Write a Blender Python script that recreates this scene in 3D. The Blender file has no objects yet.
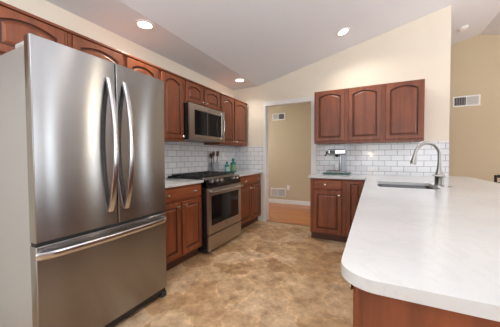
import bpy, bmesh, math, random
from mathutils import Vector, Matrix
PI = math.pi
R = math.radians
random.seed(4)
sc = bpy.context.scene
COL = sc.collection

# ------------------------------------------------------------------ camera
cam_d = bpy.data.cameras.new('camera')
cam_d.sensor_width = 36.0
cam_d.lens = 242.75 * 36.0 / 500.0
cam_d.clip_start = 0.02
cam = bpy.data.objects.new('camera', cam_d)
COL.objects.link(cam)
_a, _b, _c = R(26.839), R(-1.6306), R(-0.2774)
_r = Vector((math.cos(_a), math.sin(_a), 0)); _f = Vector((-math.sin(_a), math.cos(_a), 0)); _u = Vector((0, 0, 1))
_f2 = _f * math.cos(_b) + _u * math.sin(_b); _u2 = -_f * math.sin(_b) + _u * math.cos(_b)
_r3 = _r * math.cos(_c) + _u2 * math.sin(_c); _u3 = -_r * math.sin(_c) + _u2 * math.cos(_c)
cam.matrix_world = Matrix(((_r3.x, _u3.x, -_f2.x, 0), (_r3.y, _u3.y, -_f2.y, 0), (_r3.z, _u3.z, -_f2.z, 1.1681), (0, 0, 0, 1)))
sc.camera = cam

# ------------------------------------------------------------------ world, exposure, daylight
world = bpy.data.worlds.new('world'); sc.world = world
world.use_nodes = True
bg = world.node_tree.nodes['Background']
bg.inputs['Color'].default_value = (0.75, 0.87, 1.0, 1)
bg.inputs['Strength'].default_value = 0.6
sc.view_settings.view_transform = 'Standard'
sc.view_settings.look = 'None'
sc.view_settings.exposure = 0.24
sc.view_settings.gamma = 1.0
sc.view_settings.use_curve_mapping = False

def area(name, loc, target, sx, sy, power, color):
    d = bpy.data.lights.new(name, 'AREA'); d.shape = 'RECTANGLE'; d.size = sx; d.size_y = sy
    d.energy = power; d.color = color
    o = bpy.data.objects.new(name, d); COL.objects.link(o); o.location = loc
    o.rotation_euler = (Vector(target) - Vector(loc)).to_track_quat('-Z', 'Y').to_euler()
    return o
DAY = (0.84, 0.93, 1.0)
area('window_daylight', (5.15, 3.32, 1.25), (0, 3.32, 1.25), 0.22, 2.0, 8, DAY)
area('window_daylight', (5.15, 4.72, 1.25), (0, 4.72, 1.25), 0.26, 2.0, 8, DAY)
area('window_daylight', (5.15, 1.6, 1.25), (0, 1.6, 1.25), 0.9, 2.0, 50, DAY)
area('window_daylight', (3.50, 5.66, 1.25), (3.50, 0, 1.25), 0.24, 2.0, 8, DAY)
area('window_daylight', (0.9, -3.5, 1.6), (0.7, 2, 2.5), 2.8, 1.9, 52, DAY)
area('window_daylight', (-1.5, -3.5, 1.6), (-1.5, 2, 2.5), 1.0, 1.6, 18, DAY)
def point(name, loc, power, color, radius):
    d = bpy.data.lights.new(name, 'POINT'); d.energy = power; d.color = color; d.shadow_soft_size = radius
    o = bpy.data.objects.new(name, d); COL.objects.link(o); o.location = loc
    return o
point('behind_camera_light', (-0.056, -1.0, 1.22), 6, (1.0, 0.68, 0.42), 0.05)  # bare warm light added behind the camera for the tile highlight, no fixture
point('living_room_light', (3.2, 3.6, 2.3), 24, (1.0, 0.84, 0.60), 0.12)
point('hall_light', (-3.0, 4.75, 1.6), 24, (1.0, 0.97, 0.94), 0.15)

# ------------------------------------------------------------------ materials
def mat(name, color=(0.8, 0.8, 0.8), rough=0.5, metal=0.0, spec=0.5, coat=0.0):
    m = bpy.data.materials.new(name); m.use_nodes = True
    b = m.node_tree.nodes['Principled BSDF']
    b.inputs['Base Color'].default_value = (*color, 1)
    b.inputs['Roughness'].default_value = rough
    b.inputs['Metallic'].default_value = metal
    b.inputs['Specular IOR Level'].default_value = spec
    b.inputs['Coat Weight'].default_value = coat
    return m
class NT:
    def __init__(s, m): s.t = m.node_tree; s.b = s.t.nodes['Principled BSDF']
    def n(s, ty, **kw):
        x = s.t.nodes.new(ty)
        for k, v in kw.items():
            if k in x.inputs: x.inputs[k].default_value = v
            else: setattr(x, k, v)
        return x
    def l(s, a, b): s.t.links.new(a, b)
    def coords(s, scale=(1, 1, 1), rot=(0, 0, 0), kind='Object'):
        tc = s.n('ShaderNodeTexCoord'); mp = s.n('ShaderNodeMapping')
        mp.inputs['Scale'].default_value = scale; mp.inputs['Rotation'].default_value = rot
        s.l(tc.outputs[kind], mp.inputs['Vector']); return mp.outputs['Vector']
    def ramp(s, fac, stops):
        r = s.n('ShaderNodeValToRGB'); e = r.color_ramp.elements
        e[0].position = stops[0][0]; e[0].color = (*stops[0][1], 1)
        e[1].position = stops[-1][0]; e[1].color = (*stops[-1][1], 1)
        for p, c in stops[1:-1]:
            q = e.new(p); q.color = (*c, 1)
        s.l(fac, r.inputs['Fac']); return r.outputs['Color']
    def mix(s, a, b, fac, mode='MIX'):
        m = s.n('ShaderNodeMix', data_type='RGBA', blend_type=mode)
        if isinstance(fac, float): m.inputs[0].default_value = fac
        else: s.l(fac, m.inputs[0])
        s.l(a, m.inputs[6]); s.l(b, m.inputs[7]); return m.outputs[2]
    def bump(s, h, strength=0.2, dist=0.002):
        b = s.n('ShaderNodeBump'); b.inputs['Strength'].default_value = strength; b.inputs['Distance'].default_value = dist
        s.l(h, b.inputs['Height']); s.l(b.outputs['Normal'], s.b.inputs['Normal'])

def wood(name, dark, mid, light, grain='z', rough=0.40, coat=0.05):
    m = mat(name, mid, rough, coat=coat); t = NT(m)
    scl = {'z': (22, 22, 1.6), 'x': (1.6, 22, 22), 'y': (22, 1.6, 22)}[grain]
    v = t.coords(scl)
    n1 = t.n('ShaderNodeTexNoise', Scale=1.0, Detail=5.0, Roughness=0.55, Distortion=0.6); t.l(v, n1.inputs['Vector'])
    c1 = t.ramp(n1.outputs['Fac'], [(0.25, dark), (0.5, mid), (0.78, light)])
    n2 = t.n('ShaderNodeTexNoise', Scale=3.0, Detail=3.0); t.l(t.coords((1, 1, 1)), n2.inputs['Vector'])
    c2 = t.ramp(n2.outputs['Fac'], [(0.3, (0.78, 0.76, 0.74)), (0.7, (1.1, 1.08, 1.05))])
    t.l(t.mix(c1, c2, 1.0, 'MULTIPLY'), t.b.inputs['Base Color'])
    return m
CH = ((0.135, 0.035, 0.013), (0.215, 0.056, 0.019), (0.295, 0.084, 0.029))
M_CHERRY = wood('cherry_wood', *CH)
M_CHERRY_H = wood('cherry_wood_level_grain', *CH, grain='y')
M_CHERRY_HX = wood('cherry_wood_level_grain_x', *CH, grain='x')
M_GLAZE = mat('dark_cherry_glaze', (0.075, 0.020, 0.009), 0.4)
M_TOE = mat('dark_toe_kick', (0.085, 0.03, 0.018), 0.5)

def paint(name, color, rough=0.6):
    m = mat(name, color, rough, spec=0.3); t = NT(m)
    n = t.n('ShaderNodeTexNoise', Scale=180.0, Detail=2.0); t.l(t.coords(), n.inputs['Vector'])
    t.bump(n.outputs['Fac'], 0.06, 0.001); return m
M_CREAM = paint('cream_wall_paint', (0.79, 0.72, 0.60))
M_TAN = paint('tan_wall_paint', (0.56, 0.47, 0.325))
M_PALE = paint('pale_grey_wall_paint', (0.60, 0.61, 0.62))
M_CEIL = paint('white_ceiling_paint', (0.72, 0.75, 0.79), 0.85)
M_TRIM = mat('white_trim_paint', (0.80, 0.79, 0.77), 0.35)
M_WHITE = mat('white_plastic', (0.82, 0.82, 0.80), 0.4)
M_DARKSLOT = mat('dark_duct', (0.06, 0.06, 0.06), 0.7)
M_BLACK = mat('black_enamel', (0.012, 0.012, 0.014), 0.25)
M_BLACKG = mat('black_glass', (0.006, 0.007, 0.008), 0.06, spec=0.35)
M_IRON = mat('cast_iron', (0.022, 0.022, 0.024), 0.55)
M_GRAY = mat('grey_painted_steel', (0.42, 0.42, 0.41), 0.38, metal=0.2)
M_RUBBER = mat('dark_rubber', (0.03, 0.03, 0.03), 0.7)
M_CHROME = mat('polished_chrome', (0.46, 0.46, 0.47), 0.16, metal=1.0)
M_NICKEL = mat('brushed_nickel', (0.36, 0.35, 0.335), 0.28, metal=1.0)
M_KNOB = mat('satin_nickel_knob', (0.62, 0.58, 0.52), 0.25, metal=1.0)
M_SINK = mat('sink_steel', (0.15, 0.15, 0.155), 0.42, metal=0.9)

def steel(name, color, rough, aniso, level=True):
    m = mat(name, color, rough, metal=1.0); t = NT(m)
    t.b.inputs['Anisotropic'].default_value = aniso
    c = t.n('ShaderNodeCombineXYZ'); c.inputs[2].default_value = 1.0; t.b.inputs['Anisotropic Rotation'].default_value = 0.0
    t.l(c.outputs[0], t.b.inputs['Tangent'])
    n = t.n('ShaderNodeTexNoise', Scale=1.0, Detail=3.0); t.l(t.coords((4, 4, 900)), n.inputs['Vector'])
    r = t.n('ShaderNodeMapRange'); r.inputs['To Min'].default_value = rough - 0.03; r.inputs['To Max'].default_value = rough + 0.05
    t.l(n.outputs['Fac'], r.inputs['Value']); t.l(r.outputs[0], t.b.inputs['Roughness'])
    return m
M_STEEL = steel('brushed_stainless_steel', (0.35, 0.35, 0.352), 0.19, 1.0)
M_STEELW = steel('warm_brushed_steel', (0.50, 0.46, 0.42), 0.30, 0.6)
M_HANDLE = mat('satin_steel_handle', (0.66, 0.66, 0.68), 0.22, metal=1.0)

def tile_mat(name, axis):
    m = mat(name, (0.8, 0.8, 0.8), 0.10, coat=0.3); t = NT(m)
    tc = t.n('ShaderNodeTexCoord'); sp = t.n('ShaderNodeSeparateXYZ'); cb = t.n('ShaderNodeCombineXYZ')
    t.l(tc.outputs['Object'], sp.inputs[0]); t.l(sp.outputs[axis], cb.inputs[0]); t.l(sp.outputs['Z'], cb.inputs[1])
    br = t.n('ShaderNodeTexBrick'); br.offset = 0.5
    br.inputs['Scale'].default_value = 1.0; br.inputs['Brick Width'].default_value = 0.155; br.inputs['Row Height'].default_value = 0.0785
    br.inputs['Mortar Size'].default_value = 0.0030; br.inputs['Mortar Smooth'].default_value = 0.15; br.inputs['Bias'].default_value = 0.0
    br.inputs['Color1'].default_value = (0.80, 0.80, 0.81, 1); br.inputs['Color2'].default_value = (0.74, 0.745, 0.76, 1)
    br.inputs['Mortar'].default_value = (0.27, 0.27, 0.28, 1)
    t.l(cb.outputs[0], br.inputs['Vector']); t.l(br.outputs['Color'], t.b.inputs['Base Color'])
    inv = t.n('ShaderNodeMath', operation='SUBTRACT'); inv.inputs[0].default_value = 1.0; t.l(br.outputs['Fac'], inv.inputs[1])
    t.bump(inv.outputs[0], 0.35, 0.002)
    r = t.n('ShaderNodeMapRange'); r.inputs['To Min'].default_value = 0.10; r.inputs['To Max'].default_value = 0.7
    t.l(br.outputs['Fac'], r.inputs['Value']); t.l(r.outputs[0], t.b.inputs['Roughness'])
    return m
M_TILE_X = tile_mat('white_subway_tile_back', 'X')
M_TILE_Y = tile_mat('white_subway_tile_side', 'Y')

M_QUARTZ = mat('white_quartz', (0.8, 0.8, 0.8), 0.16, spec=0.5); t = NT(M_QUARTZ)
v = t.coords()
n1 = t.n('ShaderNodeTexNoise', Scale=5.0, Detail=7.0, Roughness=0.6, Distortion=1.6); t.l(v, n1.inputs['Vector'])
c1 = t.ramp(n1.outputs['Fac'], [(0.44, (0.575, 0.575, 0.57)), (0.495, (0.475, 0.475, 0.48)), (0.52, (0.575, 0.575, 0.57)), (0.75, (0.60, 0.60, 0.595))])
n2 = t.n('ShaderNodeTexNoise', Scale=2.2, Detail=3.0); t.l(v, n2.inputs['Vector'])
c2 = t.ramp(n2.outputs['Fac'], [(0.42, (0.575, 0.575, 0.57)), (0.6, (0.61, 0.61, 0.605))])
t.l(t.mix(c2, c1, 0.25), t.b.inputs['Base Color'])

M_VINYL = mat('stone_look_vinyl', (0.4, 0.3, 0.2), 0.32, spec=0.45); t = NT(M_VINYL)
v = t.coords((1, 1, 1), (0, 0, R(38)))
nd = t.n('ShaderNodeTexNoise', Scale=3.0, Detail=4.0, Roughness=0.6); t.l(v, nd.inputs['Vector'])
vm = t.mix(v, nd.outputs['Color'], 0.22)
vo = t.n('ShaderNodeTexVoronoi', Scale=4.4); t.l(vm, vo.inputs['Vector'])
sx = t.n('ShaderNodeSeparateColor'); t.l(vo.outputs['Color'], sx.inputs[0])
patch = t.ramp(sx.outputs[0], [(0.0, (0.40, 0.240, 0.122)), (0.35, (0.50, 0.32, 0.175)), (0.65, (0.60, 0.42, 0.255)), (1.0, (0.56, 0.405, 0.27))])
n3 = t.n('ShaderNodeTexNoise', Scale=8.0, Detail=10.0, Roughness=0.72, Distortion=0.15); t.l(v, n3.inputs['Vector'])
mot = t.ramp(n3.outputs['Fac'], [(0.32, (0.50, 0.42, 0.34)), (0.46, (0.86, 0.82, 0.78)), (0.58, (1.10, 1.1, 1.08)), (0.72, (1.5, 1.6, 1.75))])
vd = t.n('ShaderNodeTexVoronoi', Scale=4.4, feature='DISTANCE_TO_EDGE'); t.l(vm, vd.inputs['Vector'])
seam = t.ramp(vd.outputs['Distance'], [(0.0, (1.22, 1.2, 1.16)), (0.04, (1, 1, 1))])
cc = t.mix(patch, mot, 1.0, 'MULTIPLY'); cc = t.mix(cc, seam, 1.0, 'MULTIPLY')
t.l(cc, t.b.inputs['Base Color']); t.bump(n3.outputs['Fac'], 0.12, 0.002)

M_OAK = mat('hardwood_floor', (0.5, 0.25, 0.1), 0.25, coat=0.2); t = NT(M_OAK)
tc = t.n('ShaderNodeTexCoord')
br = t.n('ShaderNodeTexBrick'); br.offset = 0.37
for k, val in (('Scale', 1.0), ('Brick Width', 0.9), ('Row Height', 0.06), ('Mortar Size', 0.0012)): br.inputs[k].default_value = val
br.inputs['Color1'].default_value = (0.62, 0.22, 0.055, 1); br.inputs['Color2'].default_value = (0.50, 0.16, 0.035, 1); br.inputs['Mortar'].default_value = (0.16, 0.07, 0.02, 1)
t.l(tc.outputs['Object'], br.inputs['Vector'])
n = t.n('ShaderNodeTexNoise', Scale=1.0, Detail=5.0); t.l(t.coords((3, 50, 1)), n.inputs['Vector'])
g = t.ramp(n.outputs['Fac'], [(0.3, (0.82, 0.8, 0.78)), (0.7, (1.12, 1.1, 1.08))])
t.l(t.mix(br.outputs['Color'], g, 1.0, 'MULTIPLY'), t.b.inputs['Base Color'])

def glass(name, color, rough=0.05, alpha_t=1.0):
    m = mat(name, color, rough); m.node_tree.nodes['Principled BSDF'].inputs['Transmission Weight'].default_value = alpha_t
    return m
M_TRAY = mat('dark_green_tray', (0.02, 0.075, 0.07), 0.3)
M_TEAL = mat('teal_plastic', (0.02, 0.20, 0.18), 0.22, coat=0.3)
M_TEALG = glass('teal_soap', (0.05, 0.33, 0.30), 0.12, 0.45)
M_GREENLAB = mat('yellow_green_label', (0.18, 0.30, 0.14), 0.5)
M_PALELAB = mat('pale_label', (0.28, 0.48, 0.43), 0.5)
M_CLEAR = glass('clear_reservoir', (0.55, 0.58, 0.64), 0.12, 0.5)
M_GLASSWARE = glass('clear_glass', (0.75, 0.78, 0.82), 0.06, 0.75)
M_UTW = mat('dark_utensil_wood', (0.10, 0.055, 0.035), 0.5)
M_UTL = mat('light_utensil_wood', (0.42, 0.27, 0.15), 0.5)
M_CERAMIC = mat('white_ceramic', (0.8, 0.8, 0.82), 0.15)
def emis(name, col, s):
    m = mat(name, col, 0.5); b = m.node_tree.nodes['Principled BSDF']
    b.inputs['Emission Color'].default_value = (*col, 1); b.inputs['Emission Strength'].default_value = s; return m
M_LENS = emis('lit_downlight_lens', (1.0, 0.93, 0.82), 9.0)
M_CLOCK = emis('green_display', (0.2, 0.9, 0.7), 0.6)

# ------------------------------------------------------------------ mesh helpers
def BM(): return bmesh.new()
def box(bm, x0, x1, y0, y1, z0, z1):
    vs = [bm.verts.new((x, y, z)) for x in (x0, x1) for y in (y0, y1) for z in (z0, z1)]
    for f in ((0, 1, 3, 2), (4, 6, 7, 5), (0, 4, 5, 1), (2, 3, 7, 6), (0, 2, 6, 4), (1, 5, 7, 3)):
        bm.faces.new([vs[i] for i in f])
    return vs
def prism(bm, pts, axis, a, b):
    """extrude a 2D outline between a and b along axis; pts are the other two coordinates in order"""
    def P(p, t):
        if axis == 'y': return (p[0], t, p[1])
        if axis == 'x': return (t, p[0], p[1])
        return (p[0], p[1], t)
    A = [bm.verts.new(P(p, a)) for p in pts]; B = [bm.verts.new(P(p, b)) for p in pts]
    n = len(pts); bm.faces.new(A); bm.faces.new(B[::-1])
    for i in range(n): bm.faces.new((A[i], B[i], B[(i + 1) % n], A[(i + 1) % n]))
def ringloft(bm, loops, cap0=False, cap1=False):
    L = [[bm.verts.new(p) for p in lp] for lp in loops]
    for A, B in zip(L, L[1:]):
        n = len(A)
        for i in range(n): bm.faces.new((A[i], A[(i + 1) % n], B[(i + 1) % n], B[i]))
    if cap0: bm.faces.new(L[0][::-1])
    if cap1: bm.faces.new(L[-1])
def lathe(bm, prof, c=(0, 0, 0), n=24, axis='z', cap0=True, cap1=True):
    loops = []
    for r, h in prof:
        lp = []
        for i in range(n):
            a = 2 * PI * i / n; p, q = r * math.cos(a), r * math.sin(a)
            if axis == 'z': lp.append((c[0] + p, c[1] + q, c[2] + h))
            elif axis == 'y': lp.append((c[0] + q, c[1] + h, c[2] + p))
            else: lp.append((c[0] + h, c[1] + p, c[2] + q))
        loops.append(lp)
    ringloft(bm, loops, cap0, cap1)
def tube(bm, pts, rad, n=12, flat=None, up=(0, 0, 1)):
    """sweep along pts; rad number or list; flat=(a,b) gives an oval/rounded-rect section in (side, up) axes"""
    pts = [Vector(p) for p in pts]; loops = []; prev = None
    for i, p in enumerate(pts):
        d = (pts[min(i + 1, len(pts) - 1)] - pts[max(i - 1, 0)]).normalized()
        if prev is None:
            s = d.cross(Vector(up));
            if s.length < 1e-4: s = d.cross(Vector((1, 0, 0)))
            s.normalize()
        else:
            s = (prev - d * prev.dot(d)).normalized()
        prev = s; w = s.cross(d).normalized()
        r = rad[i] if isinstance(rad, (list, tuple)) else rad
        a, b = flat if flat else (r, r)
        lp = []
        for k in range(n):
            th = 2 * PI * k / n; c_, s_ = math.cos(th), math.sin(th)
            if flat:
                c_ = math.copysign(abs(c_) ** 0.5, c_); s_ = math.copysign(abs(s_) ** 0.5, s_)
            lp.append(p + s * (a * c_) + w * (b * s_))
        loops.append(lp)
    ringloft(bm, loops, True, True)
def obj(name, bm, m, parent=None, bevel=0.0, smooth=False, seg=2, angle=35):
    bmesh.ops.recalc_face_normals(bm, faces=bm.faces)
    me = bpy.data.meshes.new(name); bm.to_mesh(me); bm.free()
    for x in (m if isinstance(m, (list, tuple)) else [m]): me.materials.append(x)
    o = bpy.data.objects.new(name, me); COL.objects.link(o)
    if parent: o.parent = parent
    if bevel:
        md = o.modifiers.new('bevel', 'BEVEL'); md.width = bevel; md.segments = seg; md.limit_method = 'ANGLE'; md.angle_limit = R(angle)
    if smooth:
        for p in me.polygons: p.use_smooth = True
        me.set_sharp_from_angle(angle=R(42))
    return o
def struct(name, bm, m, bevel=0.0):
    o = obj(name, bm, m, None, bevel); o['kind'] = 'structure'; return o
def tag(o, label, cat, group=None):
    o['label'] = label; o['category'] = cat
    if group: o['group'] = group
    return o
def thing(name, label, cat, loc=(0, 0, 0), rz=0.0, group=None):
    o = bpy.data.objects.new(name, None); COL.objects.link(o); o.empty_display_size = 0.1
    o.location = loc; o.rotation_euler = (0, 0, rz)
    return tag(o, label, cat, group)
def dup(root, loc, rz, label):
    r = root.copy(); COL.objects.link(r); r.location = loc; r.rotation_euler = (0, 0, rz); r['label'] = label
    for ch in list(root.children):
        c = ch.copy(); COL.objects.link(c); c.parent = r
        for g_ in list(ch.children):
            d = g_.copy(); COL.objects.link(d); d.parent = c
    return r

# ------------------------------------------------------------------ dimensions
WX, WY = -2.377, 4.023          # left wall face, back wall face
WT = 0.115                      # partition thickness
WE = 0.890                      # free end of the partition
YF = 5.722                      # far wall
XR, YB = 5.2, -3.6
CR, SL, RX = -1.850, 0.2455, 1.665
def zc(x):                      # ceiling height
    if x <= CR: return 2.44
    if x <= RX: return 2.44 + SL * (x - CR)
    return 2.44 + SL * (RX - CR) - SL * (x - RX)
ZT, ZB = 2.128, 1.357           # wall cabinets
HC = 0.896                      # counter top
CT = 0.030

# ------------------------------------------------------------------ setting
bm = BM(); box(bm, WX - .12, 0.9, YB, WY + 0.02, -0.10, 0); struct('floor', bm, M_VINYL)
bm = BM(); box(bm, WX - 1.2, 0.9, WY + 0.02, YF + .1, -0.10, 0); box(bm, 0.9, XR, YB, YF + .1, -0.10, 0); struct('floor_hall', bm, M_OAK)
bm = BM(); box(bm, WX - .12, WX, YB, WY + WT, 0, 2.5); struct('wall_left', bm, M_CREAM)
DX0, DX1, DZ = -1.728, -0.893, 2.078
bm = BM()
prism(bm, [(WX - .0, 0), (DX0, 0), (DX0, DZ), (DX1, DZ), (DX1, 0), (WE, 0), (WE, zc(WE) + .02), (CR, zc(CR) + .02), (WX, 2.46)], 'y', WY, WY + WT)
struct('wall_back', bm, M_CREAM)
bm = BM(); prism(bm, [(WX - 1.2, 0), (XR, 0), (XR, zc(XR) + .02), (RX, zc(RX) + .02), (CR, 2.46), (WX - 1.2, 2.46)], 'y', YF, YF + .12); struct('wall_far', bm, M_TAN)
bm = BM(); box(bm, XR, XR + .12, YB, YF, 0, 2.6); struct('wall_right', bm, M_PALE)
bm = BM(); prism(bm, [(WX, 0), (XR, 0), (XR, zc(XR) + .02), (RX, zc(RX) + .02), (CR, 2.46), (WX, 2.46)], 'y', YB - .12, YB); struct('wall_near', bm, M_PALE)
bm = BM(); box(bm, WX - 1.3, WX - 1.2, WY, YF, 0, 2.5); struct('wall_hall', bm, M_TAN)
bm = BM()
prism(bm, [(WX - 1.3, 2.44), (CR, 2.44), (RX, zc(RX)), (XR + .1, zc(XR + .1)), (XR + .1, zc(XR) + .3), (RX, zc(RX) + .15), (CR, 2.59), (WX - 1.3, 2.59)], 'y', YB - .1, YF + .1)
struct('ceiling', bm, M_CEIL)
# door casing and jamb lining of the cased opening
bm = BM()
cw, cl, cp = 0.085, 0.042, 0.018
for (yf, yb_) in ((WY - cp, WY), (WY + WT, WY + WT + cp)):
    prism(bm, [(DX0 - cl + .012, 0), (DX0 + .012, 0), (DX0 + .012, DZ - .012), (DX1 - .012, DZ - .012), (DX1 - .012, 0), (DX1 + cw - .02, 0), (DX1 + cw - .02, DZ + cw - .02), (DX0 - cl + .012, DZ + cw - .02)], 'y', yf, yb_)
prism(bm, [(DX0, 0), (DX0 + .012, 0), (DX0 + .012, DZ - .012), (DX1 - .012, DZ - .012), (DX1 - .012, 0), (DX1, 0), (DX1, DZ), (DX0, DZ)], 'y', WY, WY + WT)
struct('door_1', bm, M_TRIM, 0.003)
bm = BM(); box(bm, WX - 1.2, XR, YF - .014, YF, 0, 0.085); box(bm, WX - 1.2, XR, YF - .010, YF, 0.085, 0.10); struct('baseboard_far', bm, M_TRIM, 0.002)
bm = BM(); box(bm, DX0 + .0, DX1, WY - .005, WY + .045, 0, 0.006); struct('trim_1', bm, mat('threshold_wood', (0.30, 0.14, 0.05), 0.35), 0.002)
bm = BM(); box(bm, WX, WX + .010, 1.50, WY, HC, ZB + .012); struct('trim_2', bm, M_TILE_Y)
bm = BM(); box(bm, WX + .010, DX0 - cl + .010, WY - .010, WY, HC, ZB + .004); box(bm, DX1 + cw - .018, WE, WY - .010, WY, HC, ZB + .004); struct('trim_3', bm, M_TILE_X)

def wframe(bm, c, w, h, axis, p, d):
    for (a0, a1, z0, z1) in ((c - w / 2 - .08, c - w / 2, 1.25 - h / 2 - .08, 1.25 + h / 2 + .08), (c + w / 2, c + w / 2 + .08, 1.25 - h / 2 - .08, 1.25 + h / 2 + .08),
                             (c - w / 2, c + w / 2, 1.25 - h / 2 - .08, 1.25 - h / 2), (c - w / 2, c + w / 2, 1.25 + h / 2, 1.25 + h / 2 + .08)):
        if axis == 'x': box(bm, p - d, p, a0, a1, z0, z1)
        else: box(bm, a0, a1, p - d, p, z0, z1)
for k, (c, w, ax, p) in enumerate(((3.32, .34, 'x', XR), (4.72, .40, 'x', XR), (1.6, .9, 'x', XR), (3.50, .40, 'y', YF))):
    bm = BM(); wframe(bm, c, w, 2.0, ax, p, .07); struct('window_%d' % (k + 1), bm, M_TRIM)

# ------------------------------------------------------------------ cabinet builder (front faces local -Y, face frame at y=0, door fronts at y=-0.02)
def outline(x0, x1, z0, z1, rise, y, n=12):
    """closed outline; the top edge is an arch whose springing lies rise below z1"""
    pts = [(x0, y, z0), (x1, y, z0)]
    if rise <= 0: return pts + [(x1 + (x0 - x1) * i / n, y, z1) for i in range(n + 1)]
    for i in range(n + 1):
        s = i / n; x = x1 + (x0 - x1) * s
        k = 1 - (2 * s - 1) ** 2
        pts.append((x, y, z1 - rise + rise * k))
    return pts
def panel_door(bm, x0, x1, z0, z1, arch=True, fr=0.050, ft=-0.020, bk=0.0):
    w = x1 - x0; h = z1 - z0
    rise = 0.0
    if arch: rise = min(0.045, h * 0.13)
    e = 0.006
    # outer rim -> front face -> opening -> recess -> raised field
    L = [outline(x0, x1, z0, z1, 0, bk), outline(x0, x1, z0, z1, 0, ft + e), outline(x0 + e, x1 - e, z0 + e, z1 - e, 0, ft),
         outline(x0 + fr, x1 - fr, z0 + fr, z1 - fr * 0.85, rise, ft),
         outline(x0 + fr + .006, x1 - fr - .006, z0 + fr + .006, z1 - fr * 0.85 - .006, rise, ft + .011),
         outline(x0 + fr + .014, x1 - fr - .014, z0 + fr + .014, z1 - fr * 0.85 - .014, rise, ft + .011),
         outline(x0 + fr + .030, x1 - fr - .030, z0 + fr + .030, z1 - fr * 0.85 - .030, rise * .9, ft + .002)]
    n0 = len(bm.faces); k = len(L[0])
    ringloft(bm, L, True, True)
    bm.faces.ensure_lookup_table()
    for f in bm.faces[n0 + 3 * k: n0 + 5 * k]: f.material_index = 1
def drawer_front(bm, x0, x1, z0, z1):
    L = [outline(x0, x1, z0, z1, 0, 0), outline(x0, x1, z0, z1, 0, -.012), outline(x0 + .012, x1 - .012, z0 + .012, z1 - .012, 0, -.020)]
    ringloft(bm, L, True, True)
def knob(parent, x, z, y=-0.020):
    bm = BM(); lathe(bm, [(0.0085, 0), (0.0055, -.004), (0.0050, -.014), (0.0130, -.019), (0.0155, -.024), (0.0130, -.029), (0.004, -.031)], (x, y, z), 14, 'y')
    return obj('knob', bm, M_KNOB, parent, 0, True)
def cabinet(name, label, cat, loc, rz, w, z0, z1, depth, doors, drawers=(), toe=False, group=None, mh=None, crown=False):
    t = thing(name, label, cat, loc, rz, group)
    bm = BM(); box(bm, 0, w, 0, depth, z0, z1)
    obj('cabinet_body', bm, M_CHERRY, t, 0.002)
    if crown:
        bm = BM(); box(bm, 0, w, -.021, 0.0, z1 - .016, z1 + .004); obj('top_moulding', bm, mh or M_CHERRY_HX, t, 0.003)
    if toe:
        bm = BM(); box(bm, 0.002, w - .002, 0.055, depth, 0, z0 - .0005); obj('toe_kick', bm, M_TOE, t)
    for (x0, x1, a, b, arch, kx, kz) in doors:
        bm = BM(); panel_door(bm, x0, x1, a, b, arch); d = obj('door', bm, (M_CHERRY, M_GLAZE), t)
        if kx is not None: knob(d, kx, kz)
    for (x0, x1, a, b, ks) in drawers:
        bm = BM(); drawer_front(bm, x0, x1, a, b); d = obj('drawer', bm, mh or M_CHERRY_HX, t)
        for k in ks: knob(d, k, (a + b) / 2)
    return t
XU = WX + .31      # face frame plane of the left wall cabinets
G = 'cherry wall cabinets on the left wall'
def left_upper(label, y0, y1, z0, doors, z1=ZT):
    return cabinet('wall_cabinet', label, 'cabinet', (XU, y0, 0), PI / 2, y1 - y0, z0, z1, .308,
                   [(a - y0, b - y0, z0 + .022, z1 - .022, True, (k - y0) if k else None, z0 + .055) for a, b, k in doors], group=G, crown=True)
left_upper('short cherry wall cabinet above the left side of the refrigerator, cut by the photo edge', .14, 1.040, 1.80, [(.17, .575, None), (.605, 1.012, None)])
left_upper('short cherry wall cabinet above the right side of the refrigerator', 1.042, 1.913, 1.80, [(1.070, 1.486, None), (1.526, 1.890, None)])
left_upper('narrow tall cherry wall cabinet with one arched door between refrigerator and microwave', 1.915, 2.298, ZB, [(1.940, 2.277, 2.252)])
left_upper('short two-door cherry wall cabinet directly above the microwave', 2.300, 3.083, 1.835, [(2.325, 2.660, 2.635), (2.700, 3.060, 2.725)])
left_upper('tall two-door cherry wall cabinet between microwave and far corner', 3.085, 3.965, ZB, [(3.110, 3.475, 3.450), (3.508, 3.940, 3.533)])

YU = WY - .31
t = cabinet('wall_cabinet', 'wide three-door cherry wall cabinet above the coffee maker', 'cabinet', (-0.790, YU, 0), 0, 1.362, ZB, ZT, .308,
            [(.018, .424, ZB + .03, ZT - .012, True, None, 0), (.478, .883, ZB + .03, ZT - .012, True, None, 0), (.935, 1.345, ZB + .03, ZT - .012, True, None, 0)])

BZ = HC - CT
def base_left(label, y0, y1, doors, drawer):
    return cabinet('base_cabinet', label, 'cabinet', (WX + .56, y0, 0), PI / 2, y1 - y0, .10, BZ, .555,
                   [(a - y0, b - y0, .125, .690, False, k - y0, .648) for a, b, k in doors],
                   [(drawer[0] - y0, drawer[1] - y0, .715, BZ - .018, [k - y0 for k in drawer[2]])], True, 'cherry base cabinets along the left wall')
base_left('cherry base cabinet with one wide drawer over two doors, between refrigerator and stove', 1.500, 2.302, [(1.615, 1.934, 1.895), (1.964, 2.288, 2.005)], (1.615, 2.288, (1.754, 2.156)))
base_left('cherry two-door base cabinet right of the stove beside the doorway', 3.105, WY - .012, [(3.130, 3.590, 3.555), (3.620, 3.985, 3.655)], (3.130, 3.985, (3.374, 3.860)))

YBF = 3.425
cabinet('base_cabinet', 'cherry base cabinet under the coffee maker with drawer over raised panel door', 'cabinet', (-0.782, YBF, 0), 0, 0.70, .10, BZ, WY - YBF - .012,
        [(.042, .420, .125, .690, False, .385, .645), (.472, .68, .125, BZ - .02, False, None, 0)],
        [(.042, .420, .715, BZ - .018, [.204])], True)

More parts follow.
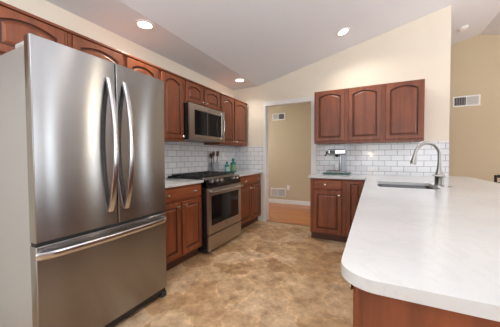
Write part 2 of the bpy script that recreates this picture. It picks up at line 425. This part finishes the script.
# peninsula base: doors face -x, finished end panel faces the camera (-y)
PX0, PX1, PY0 = -0.020, 0.660, 0.615
t = thing('peninsula_cabinet', 'cherry cabinet base of the peninsula in the right foreground below the white counter', 'cabinet', (0, 0, 0))
SK = (0.03, 0.51, 2.41, 2.99)     # sink bowl clearance
bm = BM()
box(bm, PX0, PX1, PY0 + .004, 2.38, .10, BZ); box(bm, PX0, PX1, 2.38, 3.02, .10, .60); box(bm, PX0, PX1, 3.02, WY - .012, .10, BZ)
box(bm, PX0, SK[0] - .012, 2.38, 3.02, .60, BZ); box(bm, PX1 - .09, PX1, 2.38, 3.02, .60, BZ)
obj('cabinet_body', bm, M_CHERRY, t)
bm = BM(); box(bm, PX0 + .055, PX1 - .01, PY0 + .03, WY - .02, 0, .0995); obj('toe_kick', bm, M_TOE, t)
bm = BM(); box(bm, 0.002, PX1, PY0, PY0 + .0035, .10, BZ - .001); obj('end_panel', bm, M_CHERRY, t)
for i in range(6):
    bw = .34 if i == 0 else .48; y0 = PY0 + .004 + (0 if i == 0 else .34 + (i - 1) * .48)
    if y0 + bw > 3.30: break
    bm = BM()
    # door drawn in a local frame that faces -x
    panel_door(bm, 0.012, bw - .012, .125, .850 if i == 0 else .690, False)
    bmesh.ops.transform(bm, matrix=Matrix.Translation((PX0, y0, 0)) @ Matrix.Rotation(-PI / 2, 4, 'Z') @ Matrix.Translation((-bw, 0, 0)), verts=bm.verts)
    d = obj('door', bm, (M_CHERRY, M_GLAZE), t)
    w = None
    if i: bm = BM(); drawer_front(bm, 0.012, bw - .012, .715, BZ - .018)
    if i: bmesh.ops.transform(bm, matrix=Matrix.Translation((PX0, y0, 0)) @ Matrix.Rotation(-PI / 2, 4, 'Z') @ Matrix.Translation((-bw, 0, 0)), verts=bm.verts)
    if i: w = obj('drawer', bm, M_CHERRY_H, t)
    for (yy, zz, par) in ((y0 + bw - .055, .717 if i == 0 else .648, d), (y0 + bw / 2, .785, w)):
        if par is None: continue
        bm = BM(); lathe(bm, [(0.0085, 0), (0.0055, -.004), (0.0050, -.014), (0.0130, -.019), (0.0155, -.024), (0.0130, -.029), (0.004, -.031)], (PX0 - .020, yy, zz), 14, 'x')
        obj('knob', bm, M_KNOB, par, 0, True)

# ------------------------------------------------------------------ countertops
def slab(bm, outer, z1, th, hole=None):
    es = []
    def loop(pts):
        vs = [bm.verts.new((x, y, z1)) for x, y in pts]
        return [bm.edges.new((vs[i], vs[(i + 1) % len(vs)])) for i in range(len(vs))]
    es += loop(outer)
    if hole: es += loop(hole)
    r = bmesh.ops.triangle_fill(bm, edges=es, use_beauty=True, use_dissolve=False)
    fs = [f for f in bm.faces]
    e = bmesh.ops.extrude_face_region(bm, geom=fs)
    vs = [x for x in e['geom'] if isinstance(x, bmesh.types.BMVert)]
    bmesh.ops.translate(bm, vec=(0, 0, -th), verts=vs)
def corner(cx, cy, r, a0, a1, n=12):
    return [(cx + r * math.cos(R(a0 + (a1 - a0) * i / n)), cy + r * math.sin(R(a0 + (a1 - a0) * i / n))) for i in range(n + 1)]
CX0, CXR, CY0 = -0.072, 1.150, 0.588
r0 = 0.085
outer = [(-0.808, WY - .011), (-0.808, 3.379)] + [(-0.072, 3.379)] + corner(CX0 + r0, CY0 + r0, r0, 180, 270) \
    + corner(CXR - .15, CY0 + .15, .15, -90, 0) + corner(CXR - .25, 4.13 - .20, .20, 0, 70) + [(WE + .03, 4.145), (WE + .003, 4.14), (WE + .003, WY - .011)]
rs = .05
hx0, hx1, hy0, hy1 = 0.042, 0.500, 2.425, 2.975
hole = corner(hx0 + rs, hy0 + rs, rs, 180, 270, 5) + corner(hx1 - rs, hy0 + rs, rs, 270, 360, 5) + corner(hx1 - rs, hy1 - rs, rs, 0, 90, 5) + corner(hx0 + rs, hy1 - rs, rs, 90, 180, 5)
bm = BM(); slab(bm, outer, HC, CT - .0005, hole)
tag(obj('countertop', bm, M_QUARTZ, None, 0.006, False, 3, 50), 'large white quartz counter of the peninsula with rounded corners and sink cutout', 'countertop')
bm = BM(); box(bm, WX + .011, WX + .603, 1.500, 2.302, HC - CT + .0005, HC)
tag(obj('countertop', bm, M_QUARTZ, None, 0.004), 'short white quartz countertop between refrigerator and stove', 'countertop')
bm = BM(); box(bm, WX + .011, WX + .603, 3.103, WY - .011, HC - CT + .0005, HC)
tag(obj('countertop', bm, M_QUARTZ, None, 0.004), 'short white quartz countertop right of the stove in the far corner', 'countertop')

# sink
t = thing('kitchen_sink', 'undermount stainless steel sink set in the white peninsula counter', 'sink', (0, 0, 0))
def rr(x0, x1, y0, y1, r, z): return [(x, y, z) for x, y in corner(x0 + r, y0 + r, r, 180, 270, 5) + corner(x1 - r, y0 + r, r, 270, 360, 5) + corner(x1 - r, y1 - r, r, 0, 90, 5) + corner(x0 + r, y1 - r, r, 90, 180, 5)]
bm = BM(); zt = HC - CT - .001
ringloft(bm, [rr(hx0 - .012, hx1 + .012, hy0 - .012, hy1 + .012, .06, zt), rr(hx0 - .002, hx1 + .002, hy0 - .002, hy1 + .002, .05, zt), rr(hx0, hx1, hy0, hy1, .05, zt - .01),
              rr(hx0 + .006, hx1 - .006, hy0 + .006, hy1 - .006, .05, zt - .19), rr(hx0 + .03, hx1 - .03, hy0 + .03, hy1 - .03, .04, zt - .21)], False, True)
o = obj('sink_bowl', bm, M_SINK, t, 0, True); md = o.modifiers.new('thick', 'SOLIDIFY'); md.thickness = .0015; md.offset = 1
bm = BM(); lathe(bm, [(.045, 0), (.045, .003), (.030, .004), (.026, .001)], ((hx0 + hx1) / 2, (hy0 + hy1) / 2, zt - .209), 20); obj('drain', bm, M_CHROME, t, 0, True)

# faucet
FX, FY = 0.535, 2.715
t = thing('kitchen_faucet', 'brushed nickel gooseneck pull-down faucet standing behind the sink', 'faucet', (FX, FY, HC), R(-154))
bm = BM(); lathe(bm, [(.040, 0), (.040, .006), (.034, .010), (.033, .085), (.036, .090), (.036, .100), (.027, .120), (.019, .160), (.0150, .21)], (0, 0, 0), 24); obj('faucet_body', bm, M_NICKEL, t, 0, True)
bm = BM(); pts = [(0, 0, .19), (0, 0, .275)]; ra = .108
for i in range(17):
    a = PI - PI * 0.97 * i / 16; pts.append((ra + ra * math.cos(a), 0, .276 + ra * 1.02 * math.sin(a)))
tube(bm, pts, .0145, 14, up=(0, 1, 0)); obj('spout', bm, M_NICKEL, t, 0, True)
e = Vector(pts[-1])
bm = BM(); tube(bm, [e + Vector((0, 0, .005)), e + Vector((.006, 0, -.03)), e + Vector((.016, 0, -.075)), e + Vector((.020, 0, -.088))], [.016, .019, .026, .023], 16, up=(0, 1, 0)); obj('spray_head', bm, M_NICKEL, t, 0, True)
bm = BM(); lathe(bm, [(.020, 0), (.021, .018), (.012, .026)], (0, .025, .095), 16, 'y'); obj('handle_hub', bm, M_NICKEL, t, 0, True)
bm = BM(); tube(bm, [(.0, .030, .095), (.04, .050, .092), (.085, .056, .100), (.10, .056, .104)], [.009, .008, .006, .005], 10); obj('lever', bm, M_NICKEL, t, 0, True)
bm = BM(); lathe(bm, [(.020, 0), (.020, .004), (.014, .007), (.004, .007)], (.605, 2.655, HC), 20)
tag(obj('sink_hole_cover', bm, M_NICKEL, None, 0, True), 'small round metal cap on the counter right of the faucet', 'cap')

# ------------------------------------------------------------------ refrigerator
FRX = -1.540
t = thing('refrigerator', 'large stainless steel french door refrigerator in the left foreground', 'refrigerator', ((FRX - .4), 1.035, 0))
def F(bm): bmesh.ops.translate(bm, vec=(-(FRX - .4), -1.035, 0), verts=bm.verts); return bm
y0, y1, ym = .604, 1.486, 1.058
bm = BM(); box(bm, -2.33, FRX - .072, y0 + .004, y1 - .004, .045, 1.752); obj('fridge_body', F(bm), M_GRAY, t, .004)
def bowed(bm, ya, yb, z0, z1, bow=0.005, full=(y0, y1)):
    n = 20; f = []
    for i in range(n + 1):
        y = ya + (yb - ya) * i / n; s = (y - full[0]) / (full[1] - full[0]) * 2 - 1
        f.append((FRX - bow * (s * s) + 0.0, y))
    rd = .006
    f[0] = (f[0][0] - rd, f[0][1]); f.insert(1, (f[1][0] , ya + rd * .5)); f[-1] = (f[-1][0] - rd, f[-1][1]); f.insert(-1, (f[-2][0], yb - rd * .5))
    pts = f + [(FRX - .066, yb), (FRX - .066, ya)]
    prism(bm, pts, 'z', z0, z1)
D1 = obj
bm = BM(); bowed(bm, y0, ym - .003, .722, 1.796); dl = obj('door', F(bm), M_STEEL, t, .003, True)
bm = BM(); bowed(bm, ym + .003, y1, .722, 1.796); dr = obj('door', F(bm), M_STEEL, t, .003, True)
bm = BM(); bowed(bm, y0, y1, .075, .702); dz = obj('freezer_drawer', F(bm), M_STEEL, t, .003, True)
def vhandle(y, par):
    bm = BM(); pts = []
    for i in range(21):
        s = i / 20; z = .815 + (1.680 - .815) * s; x = FRX + .004 + .066 * math.sin(PI * s) ** 0.8
        pts.append((x, y, z))
    tube(bm, pts, .01, 12, flat=(.018, .010), up=(1, 0, 0))
    return obj('handle', F(bm), M_HANDLE, par, 0, True)
vhandle(1.003, dl); vhandle(1.118, dr)
bm = BM(); pts = []
for i in range(25):
    s = i / 24; y = .605 + (1.476 - .605) * s
    pts.append((FRX + .004 + .050 * (math.sin(PI * s) ** 0.35 if 0 < s < 1 else 0) - .004, y, .655))
tube(bm, pts, .01, 12, flat=(.010, .019), up=(0, 0, 1)); obj('handle', F(bm), M_HANDLE, dz, 0, True)
bm = BM(); box(bm, FRX - .060, FRX - .012, y0 + .01, y1 - .01, .030, .074); obj('toe_grille', F(bm), M_BLACK, t)
for yy in (y0 + .004, y1 - .055):
    bm = BM(); box(bm, FRX - .10, FRX - .004, yy, yy + .05, 0, .045); obj('leveling_foot', F(bm), M_RUBBER, t, .004)
for yy in (y0 + .01, y1 - .07):
    bm = BM(); box(bm, FRX - .20, FRX - .03, yy, yy + .06, 1.7525, 1.785); obj('hinge_cover', F(bm), mat('light_grey_plastic', (.5, .5, .5), .4), t, .012)
bm = BM(); lathe(bm, [(.014, 0), (.014, .003), (.011, .004)], (FRX - .0085, 1.352, 1.715), 24, 'x'); bd = obj('emblem', F(bm), M_CHROME, dr, 0, True)
bm = BM(); box(bm, FRX - .062, FRX - .02, y0 + .004, y1 - .004, .7025, .7215); obj('gasket', F(bm), M_RUBBER, t)

# ------------------------------------------------------------------ microwave
t = thing('microwave', 'over-the-range stainless steel microwave mounted under the wall cabinets', 'microwave', (-2.2, 2.69, 1.38))
def Mv(bm): bmesh.ops.translate(bm, vec=(2.2, -2.69, -1.38), verts=bm.verts); return bm
a, b, c0, c1 = 2.303, 3.080, 1.382, 1.830; fx = -1.977
bm = BM(); box(bm, WX + .014, fx - .020, a, b, c0, c1); obj('microwave_body', Mv(bm), M_BLACK, t, .003)
bm = BM(); L = []
# steel door with a window opening
def yz(x, ya, yb, za, zb): return [(x, ya, za), (x, yb, za), (x, yb, zb), (x, ya, zb)]
ringloft(bm, [yz(fx - .0195, a, b, c0 + .012, c1), yz(fx, a + .003, b - .003, c0 + .015, c1 - .003), yz(fx, a + .088, b - .075, c0 + .062, c1 - .070), yz(fx - .008, a + .093, b - .080, c0 + .067, c1 - .075)], True, False)
d = obj('door', Mv(bm), M_STEELW, t)
bm = BM(); box(bm, fx - .012, fx - .006, a + .09, b - .078, c0 + .064, c1 - .072); obj('window', Mv(bm), M_BLACKG, d)
bm = BM(); box(bm, fx - .0058, fx - .003, 2.655, 2.667, c0 + .067, c1 - .075); obj('window_bar', Mv(bm), mat('dark_grey_trim', (.12, .12, .12), .3), d)
bm = BM(); pts = [(fx - .002 + .058 * (math.sin(PI * i / 16) ** .7 if 0 < i < 16 else 0), 2.985, c0 + .045 + (.365) * i / 16) for i in range(17)]
tube(bm, pts, .01, 12, flat=(.012, .009), up=(1, 0, 0)); obj('handle', Mv(bm), M_HANDLE, d, 0, True)
bm = BM(); box(bm, fx - .0195, fx - .004, a, b, c0 - .002, c0 + .0118); obj('bottom_vent', Mv(bm), M_STEELW, t, .002)
bm = BM(); lathe(bm, [(.011, 0), (.011, .002), (.008, .003)], (fx, 2.69, c1 - .035), 18, 'x'); obj('emblem', Mv(bm), M_CHROME, d, 0, True)

# ------------------------------------------------------------------ gas range
t = thing('gas_range', 'stainless steel gas range with black grates and oven window', 'stove', (-2.05, 2.70, 0))
def Rg(bm): bmesh.ops.translate(bm, vec=(2.05, -2.70, 0), verts=bm.verts); return bm
a, b = 2.306, 3.099; rx = -1.717
bm = BM(); box(bm, WX + .014, rx - .026, a, b, .03, .898); obj('range_body', Rg(bm), M_BLACK, t, .003)
bm = BM(); box(bm, WX + .014, rx - .085, a - .0, b + .0, .8985, .912); box(bm, WX + .014, WX + .06, a + .01, b - .01, .912, .925); obj('cooktop', Rg(bm), M_BLACK, t, .003)
bm = BM(); prism(bm, [(rx - .084, .800), (rx - .012, .800), (rx - .002, .822), (rx - .030, .893), (rx - .084, .905)], 'y', a, b); cp_ = obj('control_panel', Rg(bm), M_BLACKG, t, .003)
bm = BM(); prism(bm, [(rx - .031, .8935), (rx - .026, .898), (rx - .084, .9165), (rx - .084, .9055)], 'y', a, b); obj('trim_strip', Rg(bm), M_STEELW, cp_)
for ky in (2.40, 2.50, 2.60, 2.90, 3.0):
    bm = BM(); lathe(bm, [(.021, 0), (.021, .012), (.016, .030), (.004, .032)], (0, 0, 0), 18)
    bmesh.ops.rotate(bm, cent=(0, 0, 0), matrix=Matrix.Rotation(R(62), 3, 'Y'), verts=bm.verts)
    bmesh.ops.translate(bm, vec=(rx - .020, ky, .868), verts=bm.verts); obj('knob', Rg(bm), M_HANDLE, cp_, 0, True)
bm = BM(); prism(bm, [(rx - .0135, .852), (rx - .012, .848), (rx - .024, .880), (rx - .026, .879)], 'y', 2.66, 2.84); obj('display', Rg(bm), M_BLACKG, cp_)
bm = BM()
ringloft(bm, [yz(rx - .0255, a + .002, b - .002, .236, .792), yz(rx, a + .004, b - .004, .238, .790), yz(rx, a + .062, b - .062, .335, .700), yz(rx - .006, a + .066, b - .066, .339, .696)], True, False)
d = obj('oven_door', Rg(bm), M_STEELW, t, .002)
bm = BM(); box(bm, rx - .012, rx - .005, a + .063, b - .063, .336, .699); obj('window', Rg(bm), M_BLACKG, d)
bm = BM(); tube(bm, [(rx + .045, a + .03, .752), (rx + .045, b - .03, .752)], .0135, 14)
for yy in (a + .07, b - .07): tube(bm, [(rx - .002, yy, .752), (rx + .045, yy, .752)], .009, 10)
obj('handle', Rg(bm), M_HANDLE, d, 0, True)
bm = BM(); lathe(bm, [(.013, 0), (.013, .002), (.010, .003)], (rx, 2.70, .300), 18, 'x'); obj('emblem', Rg(bm), M_CHROME, d, 0, True)
bm = BM(); box(bm, rx - .0255, rx, a + .003, b - .003, .040, .226); obj('storage_drawer', Rg(bm), M_STEELW, t, .004)
for xx in (WX + .08, rx - .10):
    for yy in (a + .05, b - .05):
        bm = BM(); lathe(bm, [(.018, 0), (.018, .029)], (xx, yy, 0), 12); obj('foot', Rg(bm), M_RUBBER, t)
xa, xb = WX + .075, rx - .100
for i in range(3):
    ya = a + .012 + i * (b - a - .024) / 3; yb_ = ya + (b - a - .024) / 3 - .006
    bm = BM(); z = .945
    for yy in (ya + .008, (ya + yb_) / 2, yb_ - .008): box(bm, xa, xb, yy - .006, yy + .006, z - .018, z)
    for k in range(5):
        xx = xa + .006 + (xb - xa - .012) * k / 4; box(bm, xx - .006, xx + .006, ya + .002, yb_ - .002, z - .0175, z - .0005)
    for xx in (xa + .01, xb - .01):
        for yy in (ya + .01, yb_ - .01): box(bm, xx - .007, xx + .007, yy - .007, yy + .007, .9122, z - .016)
    obj('grate', Rg(bm), M_IRON, t, .002)
    for xx in (xa + .13, xb - .13):
        bm = BM(); lathe(bm, [(.050, 0), (.048, .006), (.034, .008), (.034, .014), (.010, .015)], (xx, (ya + yb_) / 2, .9122), 20); obj('burner', Rg(bm), M_IRON, t, 0, True)

# ------------------------------------------------------------------ utensil crock and utensils, soap bottles
UX, UY = -2.272, 3.235
bm = BM(); lathe(bm, [(.060, 0), (.066, .004), (.070, .175), (.072, .185), (.067, .185), (.063, .012)], (UX, UY, HC + .0005), 28)
t = tag(obj('utensil_holder', bm, M_GLASSWARE, None, 0, True), 'round clear ribbed utensil holder on the counter beside the stove', 'utensil holder')
ut = [(-.030, -.020, -.12, -.07, .315, 'spoon', M_UTW), (.030, .000, .14, -.02, .35, 'spatula', M_UTW), (.0, -.036, .05, -.10, .35, 'spoon', M_UTW), (-.034, .022, -.10, .06, .34, 'spoon', M_UTL), (.010, .040, .02, .15, .35, 'spatula', M_UTW)]
LB = ['dark spoon leaning furthest left and back toward the tiles in the utensil holder', 'dark spatula leaning out toward the room in the utensil holder', 'dark spoon standing nearly upright at the front left of the utensil holder', 'light wooden spoon at the back of the utensil holder near the tiles', 'dark spatula leaning right toward the teal bottles in the utensil holder']
for k, (dx, dy, lx, ly, ln, kind, m) in enumerate(ut):
    p0 = Vector((UX + dx * .6, UY + dy * .6, HC + .014)); d = Vector((lx, ly, 1)).normalized(); p1 = p0 + d * (ln - .07)
    bm = BM(); tube(bm, [p0, p0 + d * .1, p1], [.005, .0055, .006], 8)
    T = thing('wooden_spoon' if kind == 'spoon' else 'spatula', LB[k], 'utensil', p0, 0, 'utensils in the holder')
    bmesh.ops.translate(bm, vec=-p0, verts=bm.verts); obj('utensil_handle', bm, m, T, 0, True)
    bm = BM()
    if kind == 'spoon':
        bmesh.ops.create_uvsphere(bm, u_segments=14, v_segments=10, radius=1, matrix=Matrix.Diagonal((.020, .028, .042, 1)))
    else:
        box(bm, -.018, .018, -.018, .018, -.035, .045)
    q = Vector((0, 0, 1)).rotation_difference(d)
    bmesh.ops.transform(bm, matrix=Matrix.Translation(p1 + d * .028 - p0) @ q.to_matrix().to_4x4(), verts=bm.verts)
    obj('bowl' if kind == 'spoon' else 'blade', bm, m, T, .003 if kind != 'spoon' else 0, kind == 'spoon')

def bottle(label, x, y, w, h, neck, body_m, lab_m, cap_m):
    t = thing('soap_bottle', label, 'bottle', (x, y, HC + .0005), R(35), 'soap bottles on the far left counter')
    bm = BM(); hb = h * .74
    def ov(s, z): return [(w * .5 * s * math.cos(2 * PI * i / 20), w * .36 * s * math.sin(2 * PI * i / 20), z) for i in range(20)]
    ringloft(bm, [ov(.88, 0), ov(1, .006), ov(1, hb * .82), ov(.9, hb * .93), ov(.35, hb), ov(.33, hb + .012)], True, True)
    obj('bottle_body', bm, body_m, t, 0, True)
    bm = BM(); ringloft(bm, [ov(1.012, hb * .15), ov(1.012, hb * .70)], False, False); o = obj('bottle_label', bm, lab_m, t, 0, True)
    bm = BM(); lathe(bm, [(w * .26, 0), (w * .25, (h - hb) * .6), (w * .14, (h - hb) * .65), (w * .12, h - hb - .013)], (0, 0, hb + .0125), 16); obj('cap', bm, cap_m, t, 0, True)
bottle('shorter teal soap bottle with pale label near the utensil holder', -2.250, 3.567, .086, .190, .02, M_TEALG, M_PALELAB, M_TEAL)
bottle('taller teal soap bottle with yellow-green label nearer the corner', -2.205, 3.700, .105, .245, .03, M_TEALG, M_GREENLAB, M_TEAL)

# ------------------------------------------------------------------ coffee maker on its tray
bm = BM(); box(bm, -.195, .185, -.13, .13, 0, .024)
o = tag(obj('serving_tray', bm, M_TRAY, None, .006), 'dark green tray under the coffee maker on the back counter', 'tray'); o.location = (-.478, 3.868, HC + .0005)
t = thing('coffee_maker', 'chrome single-cup coffee maker on the dark green tray under the wall cabinet', 'coffee maker', (-.478, 3.868, HC + .025))
bm = BM(); box(bm, -.155, .125, -.095, .095, 0, .022); obj('base', bm, M_CHROME, t, .008)
bm = BM(); box(bm, -.145, .042, -.080, .080, .0222, .030); obj('drip_tray', bm, M_BLACK, t, .003)
bm = BM(); box(bm, .0605, .120, -.080, .090, .0222, .268); obj('water_reservoir', bm, M_CLEAR, t, .010, False, 3)
bm = BM(); box(bm, .043, .060, -.060, .085, .0222, .268); obj('column', bm, M_CHROME, t, .006)
bm = BM(); box(bm, -.130, .125, -.090, .092, .2682, .352); obj('brew_head', bm, M_CHROME, t, .020, False, 4)
bm = BM(); box(bm, -.165, -.1302, -.045, .045, .290, .322); tube(bm, [(-.14, -.03, .29), (-.17, -.04, .262), (-.175, -.045, .248)], .010, 10); obj('lever', bm, M_BLACK, t, .004)
bm = BM(); tube(bm, [(-.01, 0, .270), (-.01, 0, .235)], [.028, .018], 14); obj('spout', bm, M_BLACK, t, 0, True)
bm = BM(); box(bm, -.10, -.02, -.0925, -.0902, .285, .335); obj('control_pad', bm, M_BLACK, t, .001)
bm = BM(); lathe(bm, [(.032, 0), (.038, .006), (.040, .105), (.036, .105), (.033, .010)], (-.478 - .002, 3.868, HC + .0555), 22)
m_ = tag(obj('coffee_mug', bm, M_CERAMIC, None, 0, True), 'white mug standing on the drip tray of the coffee maker', 'mug')
bm = BM(); pts = [(-.002 - .478, 3.868 - .036 - .026 * math.sin(PI * i / 10), HC + .083 + .055 * i / 10) for i in range(11)]
tube(bm, pts, .005, 8); obj('mug_handle', bm, M_CERAMIC, m_, 0, True)

# ------------------------------------------------------------------ wall plates and registers
def vent(label, x0, x1, z0, z1, dark=None):
    t = thing('air_vent', label, 'vent', ((x0 + x1) / 2, YF, z0)); w = (x1 - x0) / 2; h = z1 - z0
    bm = BM(); L = lambda s, y: [(-w + s, y, s), (w - s, y, s), (w - s, y, h - s), (-w + s, y, h - s)]
    ringloft(bm, [L(0, 0), L(0, -.004), L(.006, -.010), L(.022, -.010), L(.024, -.003)]); obj('vent_frame', bm, M_WHITE, t)
    bm = BM(); box(bm, -w + .02, w - .02, -.003, -.0005, .02, h - .02); obj('duct', bm, M_DARKSLOT, t)
    n = max(6, int((h - .05) / .013))
    for sgn, tilt in ((-1, 1), (1, -1)):
        bm = BM()
        xa, xb = (-w + .022, -.004) if sgn < 0 else (.004, w - .022)
        nn = int((xb - xa) / .012)
        for k in range(nn):
            if dark == sgn and k % 2: continue
            x = xa + (xb - xa) * (k + .5) / nn; dx = (.0010 if dark == sgn else .0035) * tilt
            prism(bm, [(x - dx - .0012, -.009), (x - dx + .0012, -.009), (x + dx + .0012, -.0032), (x + dx - .0012, -.0032)], 'z', .022, h - .022)
        obj('louvre_bank', bm, M_WHITE, t)
    bm = BM(); box(bm, -.005, .005, -.0105, -.003, .022, h - .022); obj('divider', bm, M_WHITE, t)
vent('small white air vent high on the hall wall seen through the doorway', -2.260, -1.925, 2.068, 2.238, 1)
vent('white return air vent low on the hall wall above the baseboard', -2.310, -1.905, .160, .375)
vent('white air vent high on the tan wall at the right of the photo', 1.305, 1.695, 2.060, 2.250, -1)
def plate(label, loc, rz, m_slots=2):
    t = thing('electrical_outlet', label, 'outlet', loc, rz)
    bm = BM(); box(bm, -.036, .036, -.006, 0, -.058, .058); obj('cover_plate', bm, M_WHITE, t, .003)
    for zz in (-.021, .021):
        bm = BM(); box(bm, -.016, .016, -.0085, -.0062, zz - .014, zz + .014); r_ = obj('receptacle', bm, M_WHITE, t, .002)
plate('white outlet plate on the hall wall to the right of the low vent', (-1.845, YF, .40), 0)
plate('white outlet plate on the tile behind the teal bottles', (WX + .0102, 3.62, 1.17), PI / 2)

# ------------------------------------------------------------------ ceiling lights and smoke detector
def downlight(label, x, y, power):
    z = zc(x); tilt = 0 if x <= CR - .07 else -math.atan(SL)
    t = thing('ceiling_light', label, 'ceiling light', (x, y, z)); t.rotation_euler = (0, tilt, 0); t['group'] = 'recessed ceiling lights'
    bm = BM(); lathe(bm, [(.090, -.0005), (.088, -.006), (.066, -.008), (.062, -.004)], (0, 0, 0), 32, 'z', False, False); obj('trim_ring', bm, M_TRIM, t, 0, True)
    bm = BM(); lathe(bm, [(.0625, -.0042), (.055, -.0052), (.002, -.0060)], (0, 0, 0), 32, 'z', False, True); obj('lens', bm, M_LENS, t, 0, True)
    d = bpy.data.lights.new('downlight', 'SPOT'); d.energy = power; d.spot_size = R(150); d.spot_blend = .8; d.shadow_soft_size = .06; d.color = (1.0, .92, .82)
    o = bpy.data.objects.new('downlight', d); COL.objects.link(o); o.parent = t; o.location = (0, 0, -.03)
downlight('round recessed ceiling light above the refrigerator side of the kitchen', -1.965, 1.660, 26)
downlight('round recessed ceiling light in the far left corner above the stove', -1.985, 3.560, 18)
downlight('round recessed ceiling light in the sloped ceiling toward the peninsula', -.364, 3.448, 30)
downlight('recessed ceiling light above the near end of the peninsula', -.364, 1.45, 30)
t = thing('smoke_detector', 'white smoke detector on the sloped ceiling at the upper right', 'smoke detector', (1.265, 5.04, zc(1.265))); t.rotation_euler = (0, -math.atan(SL), 0)
bm = BM(); lathe(bm, [(.070, -.0005), (.070, -.010), (.062, -.012)], (0, 0, 0), 28); obj('mounting_base', bm, M_WHITE, t, 0, True)
bm = BM(); lathe(bm, [(.062, -.0122), (.060, -.034), (.045, -.042), (.002, -.043)], (0, 0, 0), 28); obj('cover', bm, M_WHITE, t, 0, True)

# ------------------------------------------------------------------ chair beyond the peninsula
t = thing('dining_chair', 'black chair beyond the peninsula counter, only its back top corner visible', 'chair', (1.80, 4.74, 0))
for sx_ in (-1, 1):
    bm = BM(); tube(bm, [(sx_ * .20, -.03, 0), (sx_ * .205, 0, .45), (sx_ * .215, -.02, .885)], [.016, .020, .018], 10); obj('back_post', bm, M_BLACK, t, 0, True)
    bm = BM(); tube(bm, [(sx_ * .20, .42, 0), (sx_ * .195, .40, .43)], [.014, .020], 10); obj('leg', bm, M_BLACK, t, 0, True)
bm = BM(); box(bm, -.225, .225, .018, .44, .43, .465); obj('seat', bm, M_BLACK, t, .012)
for zz in (.62, .74, .845):
    bm = BM(); box(bm, -.20, .20, -.028, -.010, zz, zz + .045); obj('back_slat', bm, M_BLACK, t, .006)

# ------------------------------------------------------------------ added fill lights, out of view, shaped as floor lamps to brighten the ceiling
def fill_uplight(label, x, y, power):
    t = thing('added_fill_lamp', label, 'added fill lamp', (x, y, 0))
    bm = BM(); lathe(bm, [(.14, 0), (.14, .012), (.03, .03), (.012, .05)], (0, 0, 0), 28); obj('base', bm, M_BLACK, t, 0, True)
    bm = BM(); tube(bm, [(0, 0, .04), (0, 0, 1.53)], .012, 12); obj('pole', bm, M_BLACK, t, 0, True)
    bm = BM(); lathe(bm, [(.014, 1.525), (.06, 1.535), (.15, 1.585), (.20, 1.65), (.196, 1.652), (.146, 1.590), (.056, 1.541), (.002, 1.535)], (0, 0, 0), 32); obj('lamp_shade', bm, M_BLACK, t, 0, True)
    d = bpy.data.lights.new('uplight', 'AREA'); d.shape = 'DISK'; d.size = .30; d.energy = power; d.color = (0.93, 0.96, 1.0)
    o = bpy.data.objects.new('uplight', d); COL.objects.link(o); o.parent = t; o.location = (0, 0, 1.645); o.rotation_euler = (PI, 0, 0)
fill_uplight('slim black lamp form added for bounced fill light, nearest the refrigerator, with a bowl shade', -.35, -.75, 90)
fill_uplight('slim black lamp form added for bounced fill light, in the living area near the right wall windows', 3.0, 1.8, 70)
